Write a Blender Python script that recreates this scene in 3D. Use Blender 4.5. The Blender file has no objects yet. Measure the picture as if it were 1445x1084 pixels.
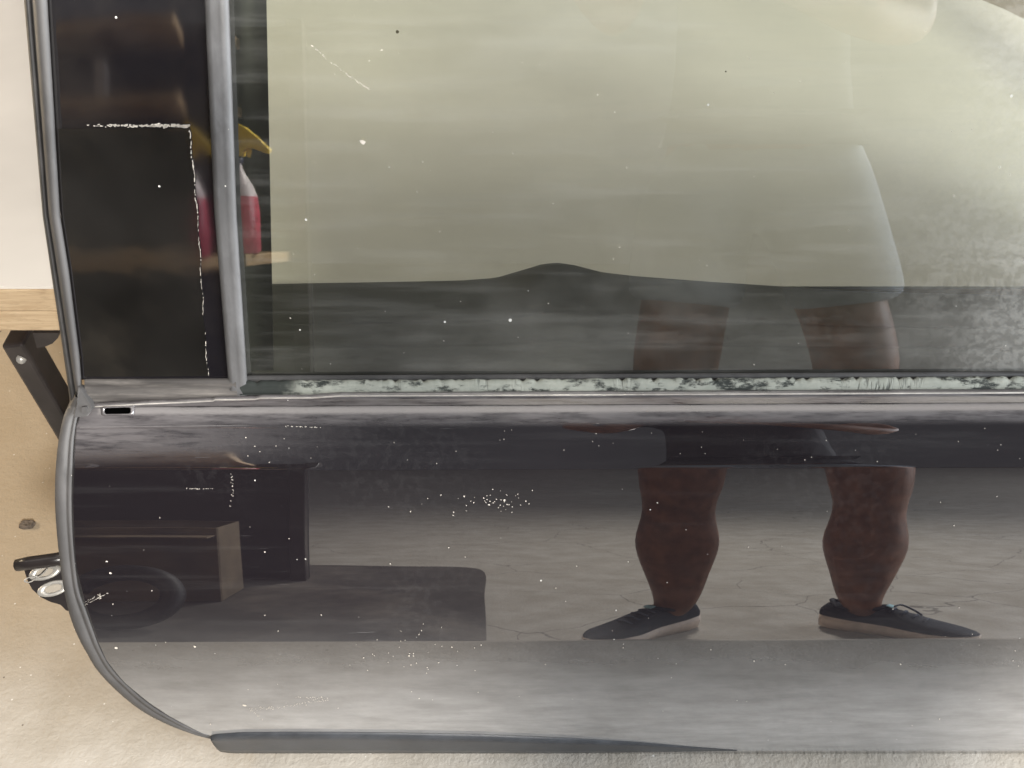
import bpy, bmesh, math, random
from mathutils import Vector, Matrix
random.seed(7)
R = math.radians
sc = bpy.context.scene
col = sc.collection

# ---------------------------------------------------------------- camera
CAM_H, PITCH, FPX, CX, CY = 1.35, R(42.0), 1500.0, 722.5, 542.0
cam_d = bpy.data.cameras.new('camera')
cam_d.sensor_width = 36.0
cam_d.lens = 36.0 * FPX / 1445.0
cam_d.clip_start = 0.01
cam_d.clip_end = 200
cam = bpy.data.objects.new('camera', cam_d)
cam.location = (0, 0, CAM_H)
cam.rotation_euler = (math.pi / 2 - PITCH, 0, 0)
col.objects.link(cam)
sc.camera = cam

# ---------------------------------------------------------------- world and lamps
w = bpy.data.worlds.new('World')
sc.world = w
w.use_nodes = True
w.node_tree.nodes['Background'].inputs[0].default_value = (0.95, 0.96, 1.0, 1)
w.node_tree.nodes['Background'].inputs[1].default_value = 0.14


def area(name, loc, target, sx, sy, power, color):
    l = bpy.data.lights.new(name, 'AREA')
    l.shape = 'RECTANGLE'
    l.size, l.size_y, l.energy, l.color = sx, sy, power, color
    o = bpy.data.objects.new(name, l)
    o.location = loc
    o.rotation_euler = (Vector(target) - Vector(loc)).to_track_quat('-Z', 'Y').to_euler()
    col.objects.link(o)
    return o


# open garage door to the right of the photographer (cool daylight)
area('daylight_doorway', (4.3, -0.9, 1.3), (0.3, 0.2, 0.1), 2.6, 2.3, 340, (0.88, 0.94, 1.0))
# ceiling lamps, and an unseen fill added above the bench
area('overhead_light', (0.85, -2.0, 2.45), (0.2, 0.6, 0.3), 0.45, 0.30, 215, (1.0, 0.96, 0.90))
area('ceiling_panel_lamp', (-0.4, 0.45, 2.55), (-0.4, 0.45, 0), 4.6, 0.6, 17, (1.0, 0.93, 0.86))
area('overhead_light', (0.15, 1.55, 2.55), (0.15, 1.5, 0), 1.4, 0.5, 12, (1.0, 0.98, 0.93))  # fill without a known source, added to light the bench top evenly
# daylight falling on the drive behind the photographer
area('drive_daylight', (7.2, -4.6, 4.0), (3.6, -4.0, 0), 3.0, 2.5, 620, (0.90, 0.95, 1.0))
# warm work lamp low at the left, beside the bench
area('work_lamp', (-2.3, 1.5, 1.0), (-0.7, 1.3, 0), 0.6, 0.4, 25, (1.0, 0.80, 0.55))

sc.view_settings.view_transform = 'Standard'
sc.view_settings.look = 'None'
sc.view_settings.exposure = 0.0
sc.view_settings.gamma = 1.0
sc.cycles.use_denoising = True
sc.cycles.max_bounces = 7
sc.cycles.diffuse_bounces = 3
sc.cycles.use_adaptive_sampling = True
sc.cycles.adaptive_threshold = .02
sc.cycles.transparent_max_bounces = 16
sc.cycles.caustics_reflective = False

# ---------------------------------------------------------------- material helpers


class NT:
    def __init__(self, name):
        self.m = bpy.data.materials.new(name)
        self.m.use_nodes = True
        self.t = self.m.node_tree
        self.t.nodes.clear()
        self.out = self.t.nodes.new('ShaderNodeOutputMaterial')
        self.co = self.t.nodes.new('ShaderNodeTexCoord').outputs['Object']

    def n(self, typ, props=None, **ins):
        nd = self.t.nodes.new('ShaderNode' + typ)
        for k, v in (props or {}).items():
            setattr(nd, k, v)
        for k, v in ins.items():
            key = k.replace('_', ' ')
            if k.startswith('i') and k[1:].isdigit():
                s = nd.inputs[int(k[1:])]
            else:
                s = nd.inputs[key]
            if isinstance(v, bpy.types.NodeSocket):
                self.t.links.new(v, s)
            else:
                s.default_value = v
        return nd

    def mapping(self, scale=(1, 1, 1), loc=(0, 0, 0), rot=(0, 0, 0), vec=None):
        return self.n('Mapping', Vector=vec or self.co, Scale=scale, Location=loc, Rotation=rot).outputs[0]

    def noise(self, scale, detail=4, rough=.55, vec=None, dist=0.0):
        return self.n('TexNoise', Vector=vec or self.co, Scale=scale, Detail=detail, Roughness=rough, Distortion=dist).outputs['Fac']

    def voro(self, scale, feature='F1', vec=None, rnd=1.0):
        return self.n('TexVoronoi', {'feature': feature}, Vector=vec or self.co, Scale=scale, Randomness=rnd)

    def ramp(self, fac, stops, interp='LINEAR'):
        nd = self.t.nodes.new('ShaderNodeValToRGB')
        nd.color_ramp.interpolation = interp
        e = nd.color_ramp.elements
        while len(e) < len(stops):
            e.new(0.5)
        for el, (p, c) in zip(e, stops):
            el.position = p
            el.color = (c, c, c, 1) if isinstance(c, (int, float)) else tuple(c) + (1,)
        self.t.links.new(fac, nd.inputs[0])
        return nd.outputs[0]

    def math(self, op, a, b=0.0, c=None, clamp=False):
        nd = self.t.nodes.new('ShaderNodeMath')
        nd.operation = op
        nd.use_clamp = clamp
        for i, v in enumerate((a, b) if c is None else (a, b, c)):
            if isinstance(v, bpy.types.NodeSocket):
                self.t.links.new(v, nd.inputs[i])
            else:
                nd.inputs[i].default_value = v
        return nd.outputs[0]

    def mix(self, fac, a, b, blend='MIX'):
        nd = self.t.nodes.new('ShaderNodeMix')
        nd.data_type = 'RGBA'
        nd.blend_type = blend
        for i, v in ((0, fac), (6, a), (7, b)):
            if isinstance(v, bpy.types.NodeSocket):
                self.t.links.new(v, nd.inputs[i])
            else:
                nd.inputs[i].default_value = v if i == 0 else tuple(v) + (1,) if len(v) == 3 else v
        return nd.outputs[2]

    def sep(self):
        s = self.n('SeparateXYZ', Vector=self.co)
        return s.outputs[0], s.outputs[1], s.outputs[2]

    def bump(self, h, strength=.3, dist=.002, normal=None):
        nd = self.n('Bump', Height=h, Strength=strength, Distance=dist)
        if normal is not None:
            self.t.links.new(normal, nd.inputs['Normal'])
        return nd.outputs[0]

    def bsdf(self, **ins):
        return self.n('BsdfPrincipled', **ins)

    def end(self, shader):
        self.t.links.new(shader if isinstance(shader, bpy.types.NodeSocket) else shader.outputs[0], self.out.inputs[0])
        return self.m

    def smooth(self, v, a, b):
        nd = self.n('MapRange', {'interpolation_type': 'SMOOTHSTEP'}, Value=v)
        nd.inputs['From Min'].default_value = a
        nd.inputs['From Max'].default_value = b
        return nd.outputs[0]


M = {}
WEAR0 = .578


def c4(c):
    return tuple(c) + (1,)


def specks(t, scale, size, keep):
    """sparse hard dots of uneven size: mask 0..1"""
    v = t.voro(scale)
    s = t.n('SeparateColor', Color=v.outputs['Color'])
    dots = t.math('LESS_THAN', v.outputs['Distance'], t.math('MULTIPLY', t.math('MULTIPLY', s.outputs[1], s.outputs[1]), size * 1.3))
    k = t.math('GREATER_THAN', s.outputs[0], 1 - keep)
    return t.math('MULTIPLY', dots, k)


def concrete():
    t = NT('concrete')
    big = t.noise(1.3, 5)
    mid = t.noise(9, 4, .6)
    fine = t.noise(150, 2, .7)
    x, y, z = t.sep()
    colr = t.mix(t.ramp(big, [(.3, 0.0), (.7, 1.0)]), (.40, .365, .315), (.46, .43, .385))
    colr = t.mix(t.ramp(mid, [(.38, .8), (.66, 0.0)]), colr, (.30, .265, .215))
    colr = t.mix(t.math('MULTIPLY', fine, .35), colr, (.56, .53, .48))
    # tan brown towards the back of the floor, with a wavy edge
    wob = t.math('ADD', y, t.math('MULTIPLY', t.noise(5, 4), .25))
    st = t.smooth(wob, .78, 1.25)
    colr = t.mix(t.math('MULTIPLY', st, .7), colr, (.40, .31, .20))
    pits = t.math('MULTIPLY', specks(t, 70, .16, .25), t.smooth(t.noise(7, 3), .45, .6))
    colr = t.mix(t.math('MULTIPLY', pits, .5), colr, (.16, .13, .10))
    grit = specks(t, 150, .18, .10)
    colr = t.mix(t.math('MULTIPLY', grit, .8), colr, (.72, .70, .66))
    dark = specks(t, 38, .10, .10)
    colr = t.mix(t.math('MULTIPLY', dark, .7), colr, (.10, .08, .065))
    # hairline cracks
    wv = t.mix(.16, t.co, t.n('TexNoise', Vector=t.co, Scale=3.5, Detail=4).outputs['Color'], 'ADD')
    cr = t.voro(2.2, 'DISTANCE_TO_EDGE', vec=wv).outputs['Distance']
    cm = t.math('MULTIPLY', t.math('MULTIPLY', t.math('LESS_THAN', cr, .0032), t.smooth(t.noise(1.7, 2), .40, .50)), t.smooth(y, .50, .30))
    colr = t.mix(t.math('MULTIPLY', cm, .6), colr, (.07, .06, .055))
    h = t.math('ADD', t.noise(34, 3, .65), t.math('MULTIPLY', fine, .45))
    nrm = t.bump(h, .28, .007)
    return t.end(t.bsdf(Base_Color=colr, Roughness=.78, Normal=nrm))


def paint():
    t = NT('black_plum_paint')
    x, y, z = t.sep()
    dust = t.noise(14, 6, .65, vec=t.mapping((1, 1, 3)))
    film = t.ramp(dust, [(.3, .6), (.75, 1.0)])
    low = t.smooth(z, .40, .08)      # road film towards the sill, thickened to stand in for the floor's reflection
    fac = t.math('MULTIPLY', film, t.math('ADD', .010, t.math('MULTIPLY', low, .66)))
    # dried splash smears
    smm = t.math('MULTIPLY', t.smooth(t.noise(130, 2, .6), .50, .60), t.smooth(t.noise(4.0, 2), .48, .62))
    fac = t.math('ADD', fac, t.math('MULTIPLY', smm, .010))
    wipe = t.noise(2.0, 4, .7, vec=t.mapping((1.3, 8, 34)))
    fac = t.math('ADD', fac, t.math('MULTIPLY', t.smooth(wipe, .50, .78), .022))
    s1 = t.math('MULTIPLY', specks(t, 95, .065, .16), t.smooth(t.noise(6, 3), .36, .55))
    s2 = specks(t, 30, .03, .16)
    sp = t.math('MAXIMUM', s1, s2)
    # fine scratches
    sv = t.mapping((6, 6, 160), rot=(0, R(12), 0))
    scr = t.math('MULTIPLY', t.smooth(t.noise(3.0, 2, vec=sv), .70, .76), t.smooth(t.noise(5, 2), .52, .66))
    fac = t.math('ADD', fac, t.math('MULTIPLY', scr, .10))
    basec = t.mix(t.math('MINIMUM', fac, .6), (.008, .006, .008), (.52, .515, .51))
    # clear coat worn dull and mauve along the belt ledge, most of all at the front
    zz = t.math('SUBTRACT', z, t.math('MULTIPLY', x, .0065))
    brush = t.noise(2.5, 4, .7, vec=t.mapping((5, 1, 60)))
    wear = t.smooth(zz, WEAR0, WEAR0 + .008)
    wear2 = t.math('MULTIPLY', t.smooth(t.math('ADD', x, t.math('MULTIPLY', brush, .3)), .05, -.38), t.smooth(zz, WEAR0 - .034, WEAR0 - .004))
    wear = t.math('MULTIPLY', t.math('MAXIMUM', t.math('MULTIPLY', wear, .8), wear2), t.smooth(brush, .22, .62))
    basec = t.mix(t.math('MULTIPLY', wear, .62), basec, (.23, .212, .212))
    basec = t.mix(sp, basec, (.82, .80, .74))
    rough = t.math('ADD', .014, t.math('MULTIPLY', low, .05))
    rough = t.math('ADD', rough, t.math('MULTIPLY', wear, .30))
    rough = t.math('ADD', rough, t.math('MULTIPLY', sp, .5))
    nrm = t.bump(t.noise(5, 1), .10, .003)
    return t.end(t.bsdf(Base_Color=basec, Roughness=rough, IOR=2.15, Normal=nrm))


def glass():
    t = NT('tinted_window_glass')
    x, y, z = t.sep()
    tint = t.n('BsdfTransparent', Color=(.925, .955, .865, 1))
    gl = t.n('BsdfGlossy', Color=(1, 1, 1, 1), Roughness=.012)
    fr = t.n('Fresnel', IOR=2.1)
    clean = t.n('MixShader', i0=fr.outputs[0], i1=tint.outputs[0], i2=gl.outputs[0])
    # dried water marks, dust and wipe streaks
    bn = t.noise(150, 2, .6, vec=t.mapping((1, 1, 1.15)))
    blot = t.math('MULTIPLY', t.smooth(bn, .44, .56), t.math('ADD', .55, t.math('MULTIPLY', t.noise(260, 1), .9)))
    side = t.smooth(t.math('ADD', x, t.math('MULTIPLY', t.noise(6, 3), .22)), .44, .66)
    zlow = t.math('MULTIPLY', t.smooth(z, .635, .66), t.smooth(z, .705, .675))
    zlow = t.math('MULTIPLY', zlow, t.smooth(x, -.45, .25))
    where = t.math('MAXIMUM', t.math('MULTIPLY', side, .9), t.math('MULTIPLY', zlow, .12))
    spots = t.math('MULTIPLY', blot, where)
    streak = t.noise(2.2, 3, .65, vec=t.mapping((2.2, 1, 30)))
    streak = t.math('MULTIPLY', t.smooth(streak, .45, .8), .05)
    haze = t.math('ADD', .015, t.math('MULTIPLY', streak, .3))
    haze = t.math('ADD', haze, t.math('MULTIPLY', side, .16))
    haze = t.math('ADD', haze, streak)
    haze = t.math('ADD', haze, t.math('MULTIPLY', t.smooth(t.noise(3.2, 4, .65, vec=t.mapping((1, 1, 1.8), rot=(0, R(25), 0))), .48, .72), .06))
    haze = t.math('ADD', haze, t.math('MULTIPLY', spots, .11))
    haze = t.math('MAXIMUM', haze, specks(t, 60, .08, .12))
    dirt = t.n('BsdfDiffuse', Color=(.62, .61, .57, 1))
    mx = t.n('MixShader', i0=t.math('MINIMUM', haze, 1.0), i1=clean.outputs[0], i2=dirt.outputs[0])
    dk = specks(t, 30, .045, .14)
    mx = t.n('MixShader', i0=dk, i1=mx.outputs[0], i2=t.n('BsdfDiffuse', Color=(.05, .045, .03, 1)).outputs[0])
    return t.end(mx)


def clear_glass():
    t = NT('clear_inner_glass')
    tint = t.n('BsdfTransparent', Color=(.95, .96, .91, 1))
    gl = t.n('BsdfGlossy', Color=(1, 1, 1, 1), Roughness=.01)
    return t.end(t.n('MixShader', i0=.03, i1=tint.outputs[0], i2=gl.outputs[0]))


def simple(name, colr, rough=.5, var=.25, nscale=30, bumps=.15, bdist=.001, ior=1.5, dust=0.0, speck=0.0, metallic=0.0, stretch=(1, 1, 1), dcol=(.5, .47, .43)):
    t = NT(name)
    v = t.mapping(stretch)
    n1 = t.noise(nscale, 3, .6, vec=v)
    n2 = t.noise(nscale * 3, 2, .6, vec=v)
    a = tuple(c * (1 - var) for c in colr)
    b = tuple(min(1, c * (1 + var)) for c in colr)
    cc = t.mix(t.ramp(n1, [(.3, 0.0), (.7, 1.0)]), a, b)
    if dust:
        cc = t.mix(t.math('MULTIPLY', t.smooth(t.noise(nscale * .45, 6, .7, vec=v), .42, .75), dust), cc, dcol)
    rr = t.math('ADD', rough - .06, t.math('MULTIPLY', n1, .12))
    if speck:
        s = t.math('MAXIMUM', specks(t, 110, .10, .12 * speck), specks(t, 30, .05, .25 * speck))
        cc = t.mix(s, cc, (.8, .77, .7))
        rr = t.math('ADD', rr, t.math('MULTIPLY', s, .5))
    nrm = t.bump(n2, bumps, bdist)
    return t.end(t.bsdf(Base_Color=cc, Roughness=rr, IOR=ior, Normal=nrm, Metallic=metallic))


def wood(name, c1, c2, axis_scale=(1.2, 14, 14), rough=.6, dust=.2):
    t = NT(name)
    v = t.mapping(axis_scale)
    g = t.noise(9, 8, .7, vec=v, dist=.6)
    fl = t.noise(60, 3, .6, vec=t.mapping((1, 4, 4)))
    cc = t.mix(t.ramp(g, [(.3, 0.0), (.68, 1.0)]), c1, c2)
    cc = t.mix(t.math('MULTIPLY', t.smooth(fl, .5, .75), .35), cc, tuple(x * .55 for x in c1))
    cc = t.mix(t.math('MULTIPLY', t.smooth(t.noise(11, 5), .5, .75), dust), cc, (.66, .6, .5))
    nrm = t.bump(t.math('ADD', g, fl), .35, .002)
    return t.end(t.bsdf(Base_Color=cc, Roughness=rough, Normal=nrm))


def residue():
    """chalky sealant residue flaking off a black strip"""
    t = NT('chalky_residue')
    x, y, z = t.sep()
    v = t.mapping((1, 1, 2.2))
    n = t.noise(38, 7, .72, vec=v)
    comb = t.noise(2.0, 2, .7, vec=t.mapping((230, 1, 20)))
    m = t.smooth(t.math('ADD', n, t.math('MULTIPLY', t.math('SUBTRACT', t.noise(8, 2), .5), .35)), .38, .50)
    m = t.math('MULTIPLY', m, t.math('SUBTRACT', 1.0, t.math('MULTIPLY', t.math('MULTIPLY', t.smooth(comb, .5, .66), .7), t.smooth(t.noise(11, 2), .52, .66))))
    m = t.math('MULTIPLY', m, t.smooth(t.math('ADD', x, t.math('MULTIPLY', t.noise(70, 3), .03)), -.225, -.195))
    tone = t.noise(90, 5, .6)
    pale = t.mix(tone, (.19, .205, .175), (.38, .385, .335))
    cc = t.mix(m, (.018, .022, .019), pale)
    nrm = t.bump(m, .6, .002)
    return t.end(t.bsdf(Base_Color=cc, Roughness=.8, Normal=nrm))


M['concrete'] = concrete()
M['paint'] = paint()
M['glass'] = glass()
M['void'] = NT('dark_cavity')
M['void'] = M['void'].end(M['void'].bsdf(Base_Color=(.001, .001, .001, 1), Roughness=1.0, IOR=1.01))
M['residue'] = residue()
M['clear'] = clear_glass()
M['gloss'] = simple('gloss_black_trim', (.010, .009, .011), .07, .3, 6, .03, .002, ior=2.0, dust=.3, dcol=(.065, .055, .045), speck=.6)
M['film'] = simple('peeling_clear_film', (.014, .013, .012), .08, .5, 5, .10, .004, ior=2.2, dust=.35, dcol=(.085, .072, .055), speck=.6)
M['flake'] = simple('pale_film_flakes', (.60, .55, .48), .6, .25, 200, .4)
M['rubber'] = simple('grey_weathered_rubber', (.066, .063, .062), .55, .25, 18, .15, .001, dust=.35, speck=.3, stretch=(1, 1, .3), dcol=(.22, .21, .205))
M['rubber_dark'] = simple('dark_rubber', (.035, .034, .034), .55, .3, 30, .2, dust=.3, dcol=(.16, .15, .145))
M['satin'] = simple('satin_grey_plastic', (.100, .098, .098), .46, .12, 24, .08, dust=.25, speck=.9, dcol=(.26, .26, .27), stretch=(3, 3, 1))
M['black'] = simple('matt_black_plastic', (.016, .016, .017), .6, .3, 40, .2)
M['sill'] = simple('charcoal_sill_plastic', (.035, .038, .044), .42, .2, 40, .12, dust=.25, dcol=(.10, .105, .115), speck=.15)
M['dirtymetal'] = simple('dusty_metal_ledge', (.06, .055, .052), .38, .4, 30, .3, dust=.75, dcol=(.34, .31, .28), stretch=(.25, 1, 2.5))
M['steel'] = simple('galvanised_steel', (.62, .60, .56), .34, .15, 60, .2, metallic=.6, dust=.3)
M['blackpaint'] = simple('black_painted_steel', (.022, .018, .018), .30, .3, 20, .15, dust=.25, dcol=(.10, .085, .075))
M['whitetop'] = simple('off_white_board', (.66, .62, .57), .55, .05, 5, .05, .003, dust=.25, dcol=(.62, .585, .53))
M['wood'] = wood('raw_particle_board', (.36, .25, .145), (.56, .43, .28))
M['shelfwood'] = wood('old_pine_board', (.28, .17, .075), (.42, .27, .13))
M['mat'] = simple('dark_shade_mat', (.055, .049, .043), .8, .4, 5, .3, .002, dust=.9, dcol=(.21, .18, .15))  # dark tone stands in for shade on the floor
M['card'] = simple('charcoal_door_card', (.034, .032, .026), .6, .2, 9, .25, .001, dust=.3, dcol=(.07, .065, .055), stretch=(.5, 1, 3))
M['skin'] = simple('skin', (.25, .115, .068), .5, .35, 26, .5, ior=1.4)
M['shorts'] = simple('pale_blue_cotton', (.24, .28, .335), .9, .12, 60, .4, .002)
M['shirt'] = simple('charcoal_cotton', (.045, .045, .05), .9, .2, 60, .4, .002)
M['shoe'] = simple('navy_knit', (.012, .016, .026), .8, .5, 140, .6, .002)
M['sole'] = simple('cream_foam_sole', (.85, .70, .60), .6, .12, 50, .3, .002)
M['lace'] = simple('grey_lace', (.10, .12, .16), .8, .2, 200, .3)
M['patch'] = simple('pale_blue_tag', (.45, .72, .80), .5, .05)
M['hair'] = simple('dark_hair', (.03, .022, .016), .7, .4, 120, .5)
M['eye'] = simple('eye_white', (.7, .68, .66), .3, .02)
M['yellow'] = simple('yellow_plastic', (.95, .62, .02), .4, .08)
M['navy'] = simple('navy_plastic', (.02, .022, .09), .4, .1)
M['clearplast'] = simple('milky_plastic', (.75, .64, .64), .35, .1)
M['redliquid'] = simple('red_liquid', (.65, .07, .12), .3, .25, 14)
M['tyre'] = simple('black_hose_rubber', (.009, .009, .009), .6, .3, 30, .2)
M['box'] = simple('grey_carton', (.32, .285, .27), .8, .1)
M['cardboard'] = simple('brown_cardboard', (.15, .11, .07), .85, .3, 9, .3, dust=.5, dcol=(.08, .06, .04))
M['chip'] = simple('dark_grit_chip', (.13, .105, .085), .85, .4, 90, .8, .003)
M['darkpanel'] = simple('dark_back_board', (.014, .013, .012), .85, .4, 6, .2)
M['phone'] = simple('black_phone', (.01, .01, .012), .2, .1)

# ---------------------------------------------------------------- mesh helpers


def mesh_obj(name, verts, faces, mat, parent=None, smooth=True):
    me = bpy.data.meshes.new(name)
    me.from_pydata([tuple(v) for v in verts], [], faces)
    me.validate()
    bm = bmesh.new()
    bm.from_mesh(me)
    bmesh.ops.recalc_face_normals(bm, faces=bm.faces)
    bm.to_mesh(me)
    bm.free()
    me.materials.append(M[mat] if isinstance(mat, str) else mat)
    if smooth:
        for p in me.polygons:
            p.use_smooth = True
    o = bpy.data.objects.new(name, me)
    col.objects.link(o)
    if parent is not None:
        o.parent = parent
        loc = Vector(parent.location)
        p = parent.parent
        while p is not None:
            loc = loc + p.location
            p = p.parent
        if parent.type == 'EMPTY':
            o.matrix_parent_inverse = Matrix.Translation(-loc)
    return o


def empty(name, loc, label, cat, group=None):
    o = bpy.data.objects.new(name, None)
    o.location = loc
    o.empty_display_size = .05
    col.objects.link(o)
    return tag(o, label, cat, group)


def tag(o, label, cat, group=None):
    o['label'] = label
    o['category'] = cat
    if group:
        o['group'] = group
    return o


def grid(P, cu=False, cv=False):
    """P[i][j] -> verts, faces"""
    nu, nv = len(P), len(P[0])
    V = [p for row in P for p in row]
    F = []
    for i in range(nu - (0 if cu else 1)):
        for j in range(nv - (0 if cv else 1)):
            a, b = i, (i + 1) % nu
            c, d = j, (j + 1) % nv
            F.append((a * nv + c, b * nv + c, b * nv + d, a * nv + d))
    return V, F


def bevel(o, wd, seg=2, angle=40):
    m = o.modifiers.new('bevel', 'BEVEL')
    m.width, m.segments, m.limit_method, m.angle_limit = wd, seg, 'ANGLE', R(angle)
    return o


def box(name, c, s, mat, parent=None, rot=None, bv=.003):
    x, y, z = (v / 2 for v in s)
    V = [Vector((a * x, b * y, d * z)) for a in (-1, 1) for b in (-1, 1) for d in (-1, 1)]
    if rot is not None:
        V = [rot @ v for v in V]
    V = [v + Vector(c) for v in V]
    F = [(0, 1, 3, 2), (4, 6, 7, 5), (0, 4, 5, 1), (2, 3, 7, 6), (0, 2, 6, 4), (1, 5, 7, 3)]
    o = mesh_obj(name, V, F, mat, parent, smooth=False)
    if bv:
        bevel(o, bv)
    return o


def tube_data(pts, rad, n=10, cap=True, flat=1.0):
    pts = [Vector(p) for p in pts]
    if not isinstance(rad, (list, tuple)):
        rad = [rad] * len(pts)
    ref = None
    rings = []
    for i, p in enumerate(pts):
        d = (pts[min(i + 1, len(pts) - 1)] - pts[max(i - 1, 0)]).normalized()
        if ref is None:
            ref = d.orthogonal().normalized()
        ref = (ref - d * ref.dot(d)).normalized()
        b = d.cross(ref)
        rings.append([p + (ref * math.cos(2 * math.pi * k / n) + b * math.sin(2 * math.pi * k / n) * flat) * rad[i] for k in range(n)])
    V, F = grid(rings, cv=True)
    if cap:
        F.append(tuple(range(n)))
        F.append(tuple(range(len(V) - n, len(V))))
    return V, F


def tube(name, pts, rad, mat, parent=None, n=10, flat=1.0):
    V, F = tube_data(pts, rad, n, True, flat)
    return mesh_obj(name, V, F, mat, parent)


def interp(t, tab):
    if t <= tab[0][0]:
        return tab[0][1]
    for (a, x), (b, y) in zip(tab, tab[1:]):
        if t <= b:
            return x + (y - x) * (t - a) / (b - a)
    return tab[-1][1]


def spline(pts, n):
    """Catmull-Rom through 2D/3D points"""
    pts = [Vector(p) for p in pts]
    P = [pts[0] * 2 - pts[1]] + pts + [pts[-1] * 2 - pts[-2]]
    out = []
    for i in range(1, len(P) - 2):
        for k in range(n):
            t = k / n
            a, b, c, d = P[i - 1], P[i], P[i + 1], P[i + 2]
            out.append(.5 * ((2 * b) + (c - a) * t + (2 * a - 5 * b + 4 * c - d) * t * t + (3 * b - a - 3 * c + d) * t ** 3))
    out.append(P[-2])
    return out


# ---------------------------------------------------------------- survey of the door (measured in the photograph)
FW = Vector((0, math.cos(PITCH), -math.sin(PITCH)))
UP = Vector((0, math.sin(PITCH), math.cos(PITCH)))
C0 = Vector((0, 0, CAM_H))


def ray(x, r):
    return FW * FPX + Vector((x - CX, 0, 0)) - UP * (r - CY)


def at_plane(x, r, p0, nrm):
    d = ray(x, r)
    p0, nrm = Vector(p0), Vector(nrm)
    return C0 + d * ((p0 - C0).dot(nrm) / d.dot(nrm))


def at_floor(x, r, z=0.0):
    return at_plane(x, r, (0, 0, z), (0, 0, 1))


def at_y(x, r, y):
    return at_plane(x, r, (0, y, 0), (0, 1, 0))


# lean of the outer skin from belt to sill: (survey row, degrees from vertical)
LEAN = [(550, 8), (570.5, 8), (572, 67), (580, 60), (590, 48), (600, 41), (612, 38), (630, 37), (650, 36), (658, 34.5), (660.5, 27),
        (662.5, 21.8), (668, 21.8), (690, 21.8), (740, 20.8), (820, 18.8), (880, 17), (904, 16.2), (905.5, -.6), (930, -2.6), (980, -6.6),
        (1030, -10.6), (1060, -14.6)]
BELT_Z = .61


def pitch_of(r):
    return PITCH + math.atan((r - CY) / FPX)


def build_profile():
    z = BELT_Z
    r = 552.0
    y = (CAM_H - z) / math.tan(pitch_of(r))
    out = [(r, y, z)]
    while r < 1064:
        t = R(interp(r + .25, LEAN))
        p = math.tan(pitch_of(r + .5))
        s = (p * y - (CAM_H - z)) / (math.cos(t) + p * math.sin(t))
        y -= s * math.sin(t)
        z -= s * math.cos(t)
        r += .5
        out.append((r, y, z))
    return out


PROF = build_profile()
PY = [(r, y) for r, y, z in PROF]
PZ = [(r, z) for r, y, z in PROF]


def skin_pt(x, r, off=0.0):
    i = min(max((r - 552.0) * 2, 0), len(PROF) - 1.001)
    k = int(i)
    f = i - k
    y = PROF[k][1] * (1 - f) + PROF[k + 1][1] * f
    z = PROF[k][2] * (1 - f) + PROF[k + 1][2] * f
    dep = y * math.cos(PITCH) + (CAM_H - z) * math.sin(PITCH)
    X = (x - CX) * dep / FPX
    t = R(interp(r, LEAN))
    return Vector((X, y - math.cos(t) * off, z + math.sin(t) * off))


GL = R(17.0)
GN = Vector((0, -math.cos(GL), math.sin(GL)))
b0 = skin_pt(722, 557)
G0 = Vector((0, b0.y + .020, b0.z + .004))


def pane_pt(x, r, off=0.0):
    return at_plane(x, r, G0 + GN * off, GN)


def tilt(v):
    """the door stands a touch higher at its rear edge"""
    k = min(1, max(0, v.z / .25))
    return Vector((v.x, v.y, v.z + .0065 * v.x * k))


print('PROFILE sill', PROF[-1], 'row905', skin_pt(722, 905), 'belt', b0, 'left', skin_pt(100, 700).x)

# ---------------------------------------------------------------- setting
fl = mesh_obj('floor', *grid([[(x, y, 0) for y in (-26, -9, -4, 0, 1, 2, 4, 7)] for x in (-14, -3, 0, 3, 14)]), 'concrete')
fl['kind'] = 'structure'

# ---------------------------------------------------------------- car door
DOOR = empty('car_door', (0, .75, 0), 'black car door with dusty window, leaning against the white topped bench', 'car door')


def door_part(name, V, F, mat, parent=None, smooth=True):
    return mesh_obj(name, [tilt(Vector(v)) for v in V], F, mat, parent or DOOR, smooth)


XL = [(552, 128), (570, 128), (582, 112), (600, 106), (640, 103), (665, 102), (700, 100), (760, 102), (800, 106), (850, 118), (900, 135),
      (930, 148), (960, 172), (990, 208), (1010, 238), (1030, 275), (1042, 300), (1052, 330), (1060, 360), (1064, 380)]
XR = 1.02          # rear edge of the door, out of frame
SILL_ROW = 1059


def bezel_wave(x, r):
    return 0


rows = [572 + i * .75 for i in range(20)] + [587.5 + i * 2.5 for i in range(25)] + [650 + i * 1.0 for i in range(28)] + \
       [680 + i * 6 for i in range(37)] + [900, 903, 904, 905, 906, 907, 909, 914] + [920 + i * 6 for i in range(23)] + [1054, 1057, SILL_ROW]
rows = sorted(set(rows))
P = []
for r in rows:
    xl = interp(r, XL)
    a = skin_pt(xl, r)
    row = [a + Vector((.006, .030, 0)), a + Vector((.001, .012, 0)), a + Vector((0.0005, .003, 0))]
    for j in range(63):
        t = (0, .0012, .005)[j] if j < 3 else (j - 2) / 60
        X = a.x + (XR - a.x) * t
        row.append(Vector((X, a.y, a.z)))
    P.append(row)
last = P[-1]
P.append([Vector((v.x, v.y + .006, .002)) for v in last])
P.append([v + Vector((0, .045, .004)) for v in last])
panel = door_part('outer_panel', *grid(P), 'paint')

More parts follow.
